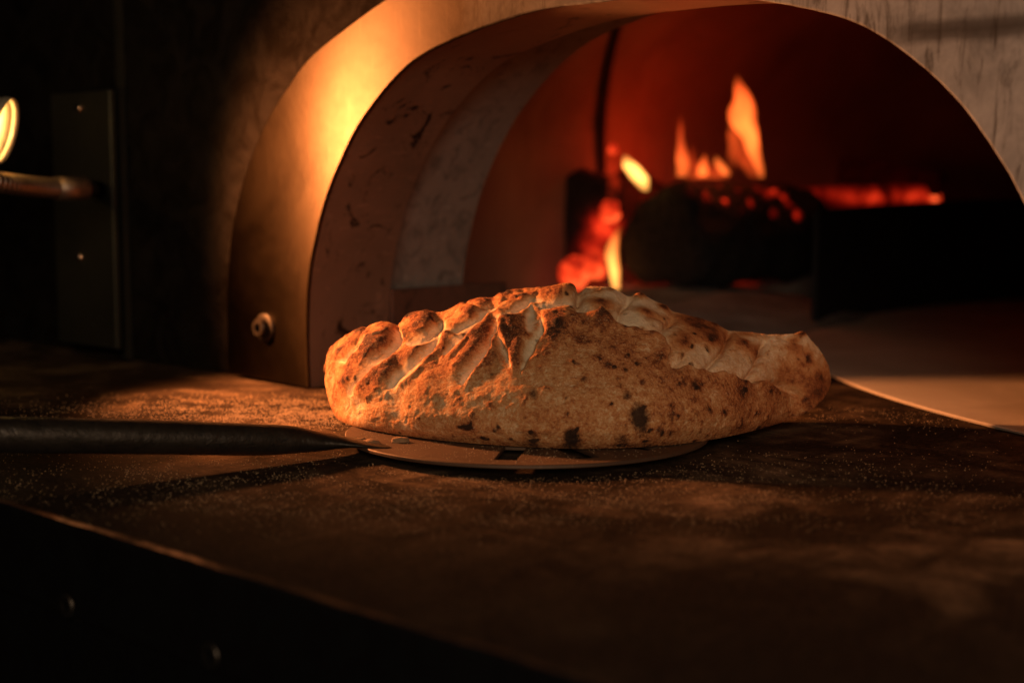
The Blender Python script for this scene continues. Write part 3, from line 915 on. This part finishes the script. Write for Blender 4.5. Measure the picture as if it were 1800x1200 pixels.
wv = wob(PX, PY); wv2 = wob(PX*.5+300, PY*.5+260)
for pts, wd, dp in GR:
    d, t, sdn = seg_dist(PX+wv*5, PY+wv2*5, pts)
    tap = .25+.75*np.sin(np.pi*np.clip(.10+t*.82, 0, 1))
    ds = -sdn*d                                       # + on the upper-left flank of the fold
    wu = wd*1.45*tap; wl = wd*.50*tap
    prof_ = np.where(ds > 0, np.exp(-(np.maximum(ds, 0)/wu)**1.6), np.exp(-(np.maximum(-ds, 0)/wl)**2))
    H += -dp*.78*tap*prof_
    H += dp*.38*tap*np.where(ds < 0, np.exp(-((-ds-wd*1.1)/(wd*.8))**2), 0) + dp*.20*tap*np.where(ds > 0, np.exp(-((ds-wd*2.6)/(wd*1.1))**2), 0)
    dG = np.minimum(dG, np.where(ds > 0, ds/(wu*.95), -ds/(wl*1.5)))
val = np.exp(-(dG/1.15)**3)
brown = brown*(1-val)+.04*val
flour = flour*(1-.75*val)
# creases of the twisted rope edge on the right
CR_ = [(c2([(58,78),(56,130),(55,205)]), 4, .0034), (c2([(330,150),(300,180),(282,245)]), 4, .0030), (c2([(575,262),(545,285),(515,325)]), 4, .0032),
       (c2([(890,335),(880,375),(858,430),(800,490),(765,535)]), 4.2, .0038), (c2([(1090,380),(1075,440),(1045,520),(998,595)]), 4.2, .0038),
       (c2([(1150,610),(1210,630),(1285,680)]), 5, .0022), (c2([(560,270),(520,250),(440,240)]), 3.5, .0012), (c2([(300,175),(200,200),(120,210)]), 3.5, .0010),
       (c2([(1320,420),(1340,470),(1335,500)]), 4, .0016), (c2([(560,540),(580,500),(640,470)]), 6, .0018), (c2([(1185,350),(1240,380),(1310,385)]), 5, .0014)]
CR_ += [(c1([(500,300),(525,340),(515,390),(480,430)]), 3.2, .0013), (c1([(700,250),(735,290),(720,340)]), 3.2, .0012), (c1([(1040,185),(1100,150),(1170,135)]), 3.2, .0013),
        (c1([(1060,105),(1120,115),(1200,100)]), 3, .0010), (c1([(330,290),(300,340),(275,400)]), 3.2, .0013), (c1([(880,165),(960,195),(1020,190)]), 3, .0012), (c1([(560,250),(520,290),(505,300)]), 3, .0012),
        (c1([(1210,190),(1230,150),(1280,120)]), 3, .0010), (c1([(820,470),(870,420),(905,380)]), 3, .0012), (c1([(640,470),(700,420),(745,385)]), 3, .0010), (c1([(1110,330),(1125,380),(1120,450)]), 3, .0008)]
for pts, wd, dp in CR_:
    d, t, _ = seg_dist(PX, PY, pts)
    H += -dp*1.35*np.exp(-(d/wd)**1.4) - dp*np.where(PX > 1190, .30, .65 if wd > 3.6 else .2)*np.exp(-(d/(wd*4.2))**2)
def blob(lst, conv):
    for x, y, rx, ry, rot, hgt, b_, c_ in lst:
        (cx, cy), = conv([(x, y)])
        sc = {c1: .31662, c2: .31662, c6: .24444, c7: .21661}[conv]
        a = math.radians(rot); dx = PX-cx; dy = PY-cy
        p = (dx*math.cos(a)+dy*math.sin(a))/(rx*sc); q = (-dx*math.sin(a)+dy*math.cos(a))/(ry*sc)
        yield np.exp(-(p*p+q*q)), hgt, b_, c_
char = np.zeros(PX.shape)
RIDGE = [ # x, y, rx, ry, rot, height, brown, char   (first close-up of the left half)
 (240,410,75,38,-38,.0022,.34,.12),(385,390,85,50,-35,.0030,.34,.10),(240,580,60,95,35,.0020,.26,.10),(420,560,150,60,-40,.0026,.22,.0),
 (640,270,85,45,-35,.0030,.36,.10),(610,440,90,35,-38,.0012,.16,0),(900,200,90,40,-20,.0026,.26,0),(830,300,60,25,-35,.0016,.2,.0),
 (700,590,170,90,-40,.0022,.10,0),(900,430,60,130,38,.0026,.26,.0),(770,410,28,32,0,.0014,.34,.1),(1040,440,45,120,28,.0024,.22,0),
 (1130,300,62,70,0,.0042,.36,.42),(1160,430,55,110,5,.0024,.24,0),(1385,310,75,105,-5,.0046,.42,.62),(1320,440,40,90,20,.0018,.2,0),
 (1180,145,110,28,-8,.0018,.3,.08),(1130,100,70,22,-10,.0010,.4,.15),(1430,110,90,45,-20,.0030,.28,.05),(1250,120,90,20,-5,.0006,.2,0),
 (545,345,18,24,0,.0012,.3,.5),(905,240,26,20,0,.0014,.3,.5),(215,605,18,28,15,.0004,.3,.55),(1195,500,26,24,0,.0004,.2,.25),(1150,420,18,20,0,0,.2,.25),
 (190,430,22,22,-30,0,.35,.22),(350,390,24,24,-30,0,.35,.25),(440,400,22,18,-30,0,.3,.18),(660,270,30,18,-40,0,.3,.3),(600,300,18,14,-30,0,.3,.25),(540,360,14,22,0,0,.3,.4),
 (560,240,30,12,-15,0,.3,.2),(700,240,50,14,0,0,.3,.1),(450,300,60,16,-10,0,.28,.1),(300,325,40,14,-30,0,.3,.2),(1230,350,20,18,0,.0012,.4,.0),
 (180,660,30,40,0,0,.25,.05),(160,720,20,60,0,0,.2,.0),(520,470,60,24,-30,0,.2,.0),(500,520,40,40,-30,0,.15,.05),(1000,330,20,30,0,0,.3,.1),(880,500,40,60,30,0,.15,.0)]
for g, h_, b_, c_ in blob(RIDGE, c1):
    H += h_*g; brown = brown+b_*.8*g; char = char+c_*g
SPOT0 = [(1085,108,36,20,0,.0006,.3,.5),(1470,82,40,24,-15,.0008,.3,.5),(870,168,80,12,-12,.0006,.3,.3),(580,240,70,11,-12,.0006,.3,.35),(290,320,40,11,-30,.0006,.3,.4),(1200,125,60,10,-8,.0004,.3,.3),(1010,160,40,16,-15,.0006,.3,.3),(410,290,30,10,-10,.0004,.3,.3)]
for g, h_, b_, c_ in blob(SPOT0, c1):
    H += h_*g; brown = brown+b_*g; char = char+c_*g
SPOT1 = [(1255,670,26,44,0,0,.2,.75),(1190,690,30,32,0,0,.2,.5),(848,705,19,26,0,0,.2,.5),(812,770,19,24,0,0,.2,.42),(885,845,34,26,0,0,.2,.5),(1250,910,46,50,0,0,.2,.62),(1390,840,26,26,0,0,.2,.4),(1462,910,46,50,0,0,.2,.62),(1020,745,26,20,0,0,.2,.2),(1130,810,24,20,0,0,.15,.15),(760,535,22,26,0,0,.15,.15),(1440,780,22,18,0,0,.15,.2),(930,770,20,20,0,0,.12,.12)]
for g, h_, b_, c_ in blob(SPOT1, c1): brown = brown+b_*g; char = char+c_*g
RIGHT = [ # second close-up, right half
 (395,805,56,92,-8,-.0006,.2,1.15),(320,680,28,28,0,0,.2,.75),(285,625,20,26,0,0,.2,.5),(85,585,24,20,0,0,.2,.7),(215,515,28,18,0,0,.2,.55),(60,365,50,40,0,.0008,.28,.18),
 (395,318,24,22,0,.0014,.42,.4),(470,345,36,38,20,.0014,.36,.25),(490,480,28,30,0,0,.26,.3),(405,615,15,18,0,0,.2,.5),(605,632,22,13,0,0,.2,.5),(680,632,24,24,0,0,.2,.75),(725,632,16,13,0,0,.2,.5),
 (685,700,20,26,0,0,.2,.4),(560,745,20,20,0,0,.2,.45),(565,800,20,28,0,0,.2,.6),(775,765,23,22,0,0,.2,.6),(850,770,22,22,0,0,.2,.42),(935,670,20,30,0,0,.2,.55),(1040,780,18,26,0,0,.2,.45),(990,780,14,24,0,0,.2,.25),
 (560,890,44,36,0,0,.15,.4),(290,920,44,34,0,0,.15,.6),(20,910,50,46,0,0,.15,.62),(940,850,36,18,-10,0,.15,.4),(810,880,30,18,0,0,.15,.35),(1345,465,19,38,-10,-.0006,.45,.5),(1300,505,20,12,30,0,.3,.25),(1118,426,6,5,0,0,.3,.8),(420,488,7,7,0,0,.2,.7),
 (180,235,70,55,0,.0026,.38,.05),(20,250,50,40,0,.0022,.02,0),(170,160,120,26,8,.0010,.34,.0),(430,220,95,28,22,.0012,.36,.0),(150,100,60,26,0,.0016,.2,.0),(400,130,45,16,15,.0014,.30,.02),
 (690,265,150,40,14,.0006,.48,.02),(620,380,70,65,0,.0004,.32,.0),(790,355,105,55,18,.0018,.42,.04),(880,330,40,20,30,0,.2,.0),(965,385,55,36,30,.0012,.34,.0),(1040,425,40,50,60,.0010,.34,.0),
 (1230,560,110,60,22,.0004,.30,.0),(1190,540,30,30,0,0,.1,0),(1290,440,70,60,40,0,.25,.0),(1345,620,80,90,-30,0,.34,.0),(1420,560,50,120,-10,0,.26,.0),(1380,700,90,50,-40,0,.3,.1),(1240,410,40,20,0,0,.2,.0),
 (930,610,80,60,0,0,.1,.0),(1150,650,110,40,22,.0008,.16,.0),(800,690,30,50,10,0,-.22,.0),(430,420,50,50,0,0,-.25,.0),(260,440,40,60,0,0,-.1,.0),(330,260,60,40,10,0,-.2,0),(600,590,60,25,5,.001,-.02,.0),(820,570,60,20,10,.001,.0,.0),
 (395,120,30,18,0,.0008,.3,.55),(1305,330,44,15,-15,.0006,.3,.5),(180,222,30,26,0,.0012,.3,.4),(530,185,34,14,25,.0006,.3,.45),(815,282,26,14,20,.0006,.3,.4),(700,300,36,16,15,.0008,.2,.3),(800,370,30,20,20,.0008,.2,.28),(975,395,24,16,30,.0008,.2,.25),(1050,440,16,22,0,.0006,.2,.25),(640,390,30,26,0,.0006,.2,.2),(430,220,36,12,25,.0006,.2,.28),(180,165,50,12,8,.0006,.2,.25),(1180,590,30,24,0,.0004,.2,.22),(1240,600,22,18,0,.0004,.2,.3),(1390,570,20,30,0,.0004,.2,.3),(1250,370,26,12,0,.0004,.2,.3),(1320,700,40,18,-35,.0004,.2,.3),
 (1300,335,30,14,-10,.0006,.3,.05),(60,60,40,16,0,.0004,.4,.25),(235,88,30,12,0,0,.35,.2),(520,180,40,14,30,0,.3,.15),(690,230,90,16,20,0,.3,.12),(1000,330,80,14,5,0,.3,.05)]
for g, h_, b_, c_ in blob(RIGHT, c2):
    H += h_*g; brown = brown+(b_*1.5 if b_ > 0 else b_)*g; char = char+c_*g
# low left corner: creases where the dough tucks in
for pts, wd, dp in ((c7([(255,690),(290,760),(330,850)]), 14, .0020), (c7([(560,640),(600,760),(640,900),(700,960)]), 16, .0022), (c7([(180,700),(200,790),(260,870)]), 12, .002), (c7([(300,770),(430,760),(520,720)]), 12, .0012)):
    d, t, _ = seg_dist(PX, PY, pts)
    H += -dp*np.exp(-(d/wd)**2)*np.sin(np.pi*np.clip(.15+.7*t, 0, 1)); brown -= .12*np.exp(-(d/wd)**2)
# uneven lumps
nz = np.empty(PX.shape); nz2 = np.empty(PX.shape); nz3 = np.empty(PX.shape); nz4 = np.empty(PX.shape)
for i in range(NC):
    for j in range(NF):
        p = FR[i, j]
        nz[i, j] = mnoise.noise(Vector((p[0]*38, p[1]*38, p[2]*38)))
        nz2[i, j] = mnoise.fractal(Vector((p[0]*130+5, p[1]*130, p[2]*130)), 1.0, 2.0, 3)
        nz3[i, j] = mnoise.noise(Vector((p[0]*210+9, p[1]*210, p[2]*210)))
        nz4[i, j] = mnoise.noise(Vector((p[0]*620+9, p[1]*620, p[2]*620)))
H += .0018*nz + .00042*nz2 + .00022*nz4*(.35+.65*flour)
blist = np.clip((nz3-.22)/.25, 0, 1)                  # small raised blisters that scorch first
H += .0005*blist*(.3+.7*flour)
sp = np.clip((nz3-.40+.25*nz)/.16, 0, 1)
char += .8*sp*np.clip(nz2+.55, 0, 1)
brown += .22*blist*(1-val*.6)*.55
brown += .10*nz + .07*nz2
# browning follows the ridges' tops (real crust: high parts bake darker)
brown += np.clip((H-.0015)/.004, -.3, .35)*.30
# dark underside rim
rim_ = np.exp(-(vv/.035)**2)[None, :]
char += .45*rim_*(XS > 900)[:, None]; brown += .2*rim_
fade = np.clip((XS-570)/10, 0, 1)*np.clip((1461-XS)/8, 0, 1)
botfade = np.clip(vv/.10, .12, 1)[None, :]
for _ in range(1):
    H[1:-1] = .5*H[1:-1]+.25*(H[2:]+H[:-2]); H[:, 1:-1] = .5*H[:, 1:-1]+.25*(H[:, 2:]+H[:, :-2])
H *= fade[:, None]*botfade
# combine to a closed tube
RING = np.concatenate([FR, BACK, UND], axis=1); NR = RING.shape[1]
du = np.gradient(RING, axis=0); dv_ = (np.roll(RING, -1, 1)-np.roll(RING, 1, 1))
nrm = np.cross(dv_, du); nrm /= np.maximum(np.linalg.norm(nrm, axis=2), 1e-12)[..., None]
cen = RING.mean(axis=1, keepdims=True)
if ((nrm*(RING-cen)).sum(2)).mean() < 0: nrm = -nrm
for _ in range(14):
    nrm[1:-1] = .5*nrm[1:-1]+.25*(nrm[2:]+nrm[:-2]); nrm = .5*nrm+.25*(np.roll(nrm, 1, 1)+np.roll(nrm, -1, 1))
nrm /= np.maximum(np.linalg.norm(nrm, axis=2), 1e-12)[..., None]
HH = np.zeros((NC, NR)); HH[:, :NF] = H
for j in range(NB):
    q = BACK[:, j]
    lump = np.array([mnoise.fractal(Vector((p[0]*45, p[1]*45, p[2]*45)), 1, 2, 3) for p in q])*.0018
    k = max(0, 1-j/14)
    HH[:, NF+j] = H[:, -1]*k + lump*(1-k)
RING = RING + nrm*HH[..., None]
RING[..., 2] = np.maximum(RING[..., 2], PZ+.0008)
BR = np.full((NC, NR), .55); BR[:, :NF] = brown; CH = np.zeros((NC, NR)); CH[:, :NF] = char; FL = np.full((NC, NR), .8); FL[:, :NF] = flour
for j in range(NB):
    k = max(0, 1-j/20); BR[:, NF+j] = brown[:, -1]*k+.6*(1-k); CH[:, NF+j] = char[:, -1]*k
CH[:, NF+NB:] = .5
verts = RING.reshape(-1, 3)
idx = np.arange(NC*NR).reshape(NC, NR)
q = np.stack([idx[:-1, :], idx[1:, :], np.roll(idx, -1, 1)[1:, :], np.roll(idx, -1, 1)[:-1, :]], -1).reshape(-1, 4)
c_l, c_r = RING[0].mean(0), RING[-1].mean(0)
verts = np.vstack([verts, c_l, c_r])
BASE = np.array([.03, .86, PZ])
me = bpy.data.meshes.new('calzone')
nv = len(verts); nq = len(q)
tri = np.concatenate([np.stack([np.full(NR, nv-2), idx[0], np.roll(idx[0], -1)], -1), np.stack([np.full(NR, nv-1), np.roll(idx[-1], -1), idx[-1]], -1)])
me.from_pydata((verts-BASE).tolist(), [], q.tolist()+tri.tolist())
me.update()
fix_normals(me)
for nm, arr, ends in (('brown', BR, .4), ('char', CH, 0), ('flour', FL, .5)):
    a = me.attributes.new(nm, 'FLOAT', 'POINT')
    a.data.foreach_set('value', np.r_[np.clip(arr, 0, 1.4).ravel(), ends, ends].astype(np.float32))
calz = link('calzone', me, MAT_CRUST, None, True)
calz.location = BASE
tag(calz, 'golden baked calzone with crimped top edge and charred spots lying on the peel', 'calzone')

# =================================================================== FLOUR AND CRUMBS
oct_v = np.array([(1,0,0),(-1,0,0),(0,1,0),(0,-1,0),(0,0,1),(0,0,-1)], float)
oct_f = np.array([(0,2,4),(2,1,4),(1,3,4),(3,0,4),(2,0,5),(1,2,5),(3,1,5),(0,3,5)])
pts = []
def scatter(n, cx, cy, sx, sy, rot, rmin, rmax):
    a = rng.normal(size=(n, 2))*[sx, sy]
    c, s_ = math.cos(rot), math.sin(rot)
    x = cx+a[:, 0]*c-a[:, 1]*s_; y = cy+a[:, 0]*s_+a[:, 1]*c
    for i in range(n):
        dr = mnoise.fractal(Vector((x[i]*28, y[i]*40, 3)), 1, 2, 3)+.45*mnoise.noise(Vector((x[i]*150, y[i]*150, 8)))
        if dr > rng.uniform(-.5, .35): pts.append((x[i], y[i], rng.uniform(rmin, rmax)))
p = floor_pt(470, 722); scatter(9000, p[0], p[1], .075, .035, -.1, .00018, .00055)
p = floor_pt(560, 735); scatter(3500, p[0], p[1], .035, .022, 0, .00018, .0005)
p = floor_pt(300, 800); scatter(2200, p[0], p[1], .14, .045, .4, .00014, .0004)
p = floor_pt(760, 830); scatter(3500, p[0], p[1], .16, .035, .1, .00014, .00042)
p = floor_pt(1350, 850); scatter(700, p[0], p[1], .14, .03, .1, .00014, .0004)
p = floor_pt(1600, 735); scatter(1500, p[0], p[1], .10, .03, -.3, .00014, .0004)
p = floor_pt(900, 880); scatter(9000, p[0], p[1], .13, .035, 0, .00010, .00030)
V, Fc = [], []
cnt = 0
for x, y, r in pts:
    qq = to_uwz((x, y, 0))
    if qq[1] < W_EDGE+.004: continue
    on = math.hypot(x-DCX, y-DCY) < PR+.002
    if on: continue
    if qq[1] > -.01 and -.11 < qq[0] < .012: continue
    V.append(oct_v*[r*rng.uniform(.8, 1.3), r*rng.uniform(.8, 1.3), r*rng.uniform(.6, 1)] + [x, y, r*.6+.0001]); Fc.append(oct_f+6*cnt); cnt += 1
me = bpy.data.meshes.new('flour'); me.from_pydata(np.concatenate(V).tolist(), [], np.concatenate(Fc).tolist()); me.update()
tag(link('flour', me, MAT_GRAIN), 'coarse semolina flour scattered over the dark ledge', 'flour', kind='stuff')

V, Fc = [], []; cnt = 0
for i in range(2600):
    a = rng.uniform(0, 2*math.pi); r = PR*math.sqrt(rng.uniform(0, .9)); x = DCX+r*math.cos(a); y = DCY+r*math.sin(a)
    sl_ = ((a-phase+math.radians(15)) % math.radians(30)) - math.radians(15)
    if .048 < r < .092 and abs(sl_)*r < .0075: continue
    if x > .05 and rng.uniform() < .6: continue
    rr = rng.uniform(.00012, .00034)
    V.append(oct_v*rr+[x, y, PZ+rr*.7]); Fc.append(oct_f+6*cnt); cnt += 1
me = bpy.data.meshes.new('peel_flour'); me.from_pydata(np.concatenate(V).tolist(), [], np.concatenate(Fc).tolist()); me.update()
tag(link('peel_flour', me, MAT_GRAIN), 'fine flour dusting the blade of the peel', 'flour', kind='stuff')
for i, (px, py, r, lab) in enumerate(((632, 777, .0030, 'small brown crumb nearest the handle on the peel blade'), (652, 781, .0034, 'larger brown crumb second from the handle on the peel blade'), (704, 777, .0036, 'brown crumb farthest from the handle on the peel blade'))):
    c = floor_pt(px, py, PZ)
    bm = bmesh.new(); bmesh.ops.create_icosphere(bm, subdivisions=3, radius=1)
    for vt in bm.verts:
        k = 1+.4*mnoise.noise(vt.co*1.8+Vector((i*7, 0, 0)))
        vt.co = Vector((vt.co.x*r*1.5*k, vt.co.y*r*k, max(-.2, vt.co.z)*r*.75*k+r*.15))
    me = bpy.data.meshes.new('crumb'); bm.to_mesh(me); bm.free()
    o = link('crumb', me, MAT_CRUMB, None, True); o.location = c
    tag(o, lab, 'crumb', 'crumbs on the peel')
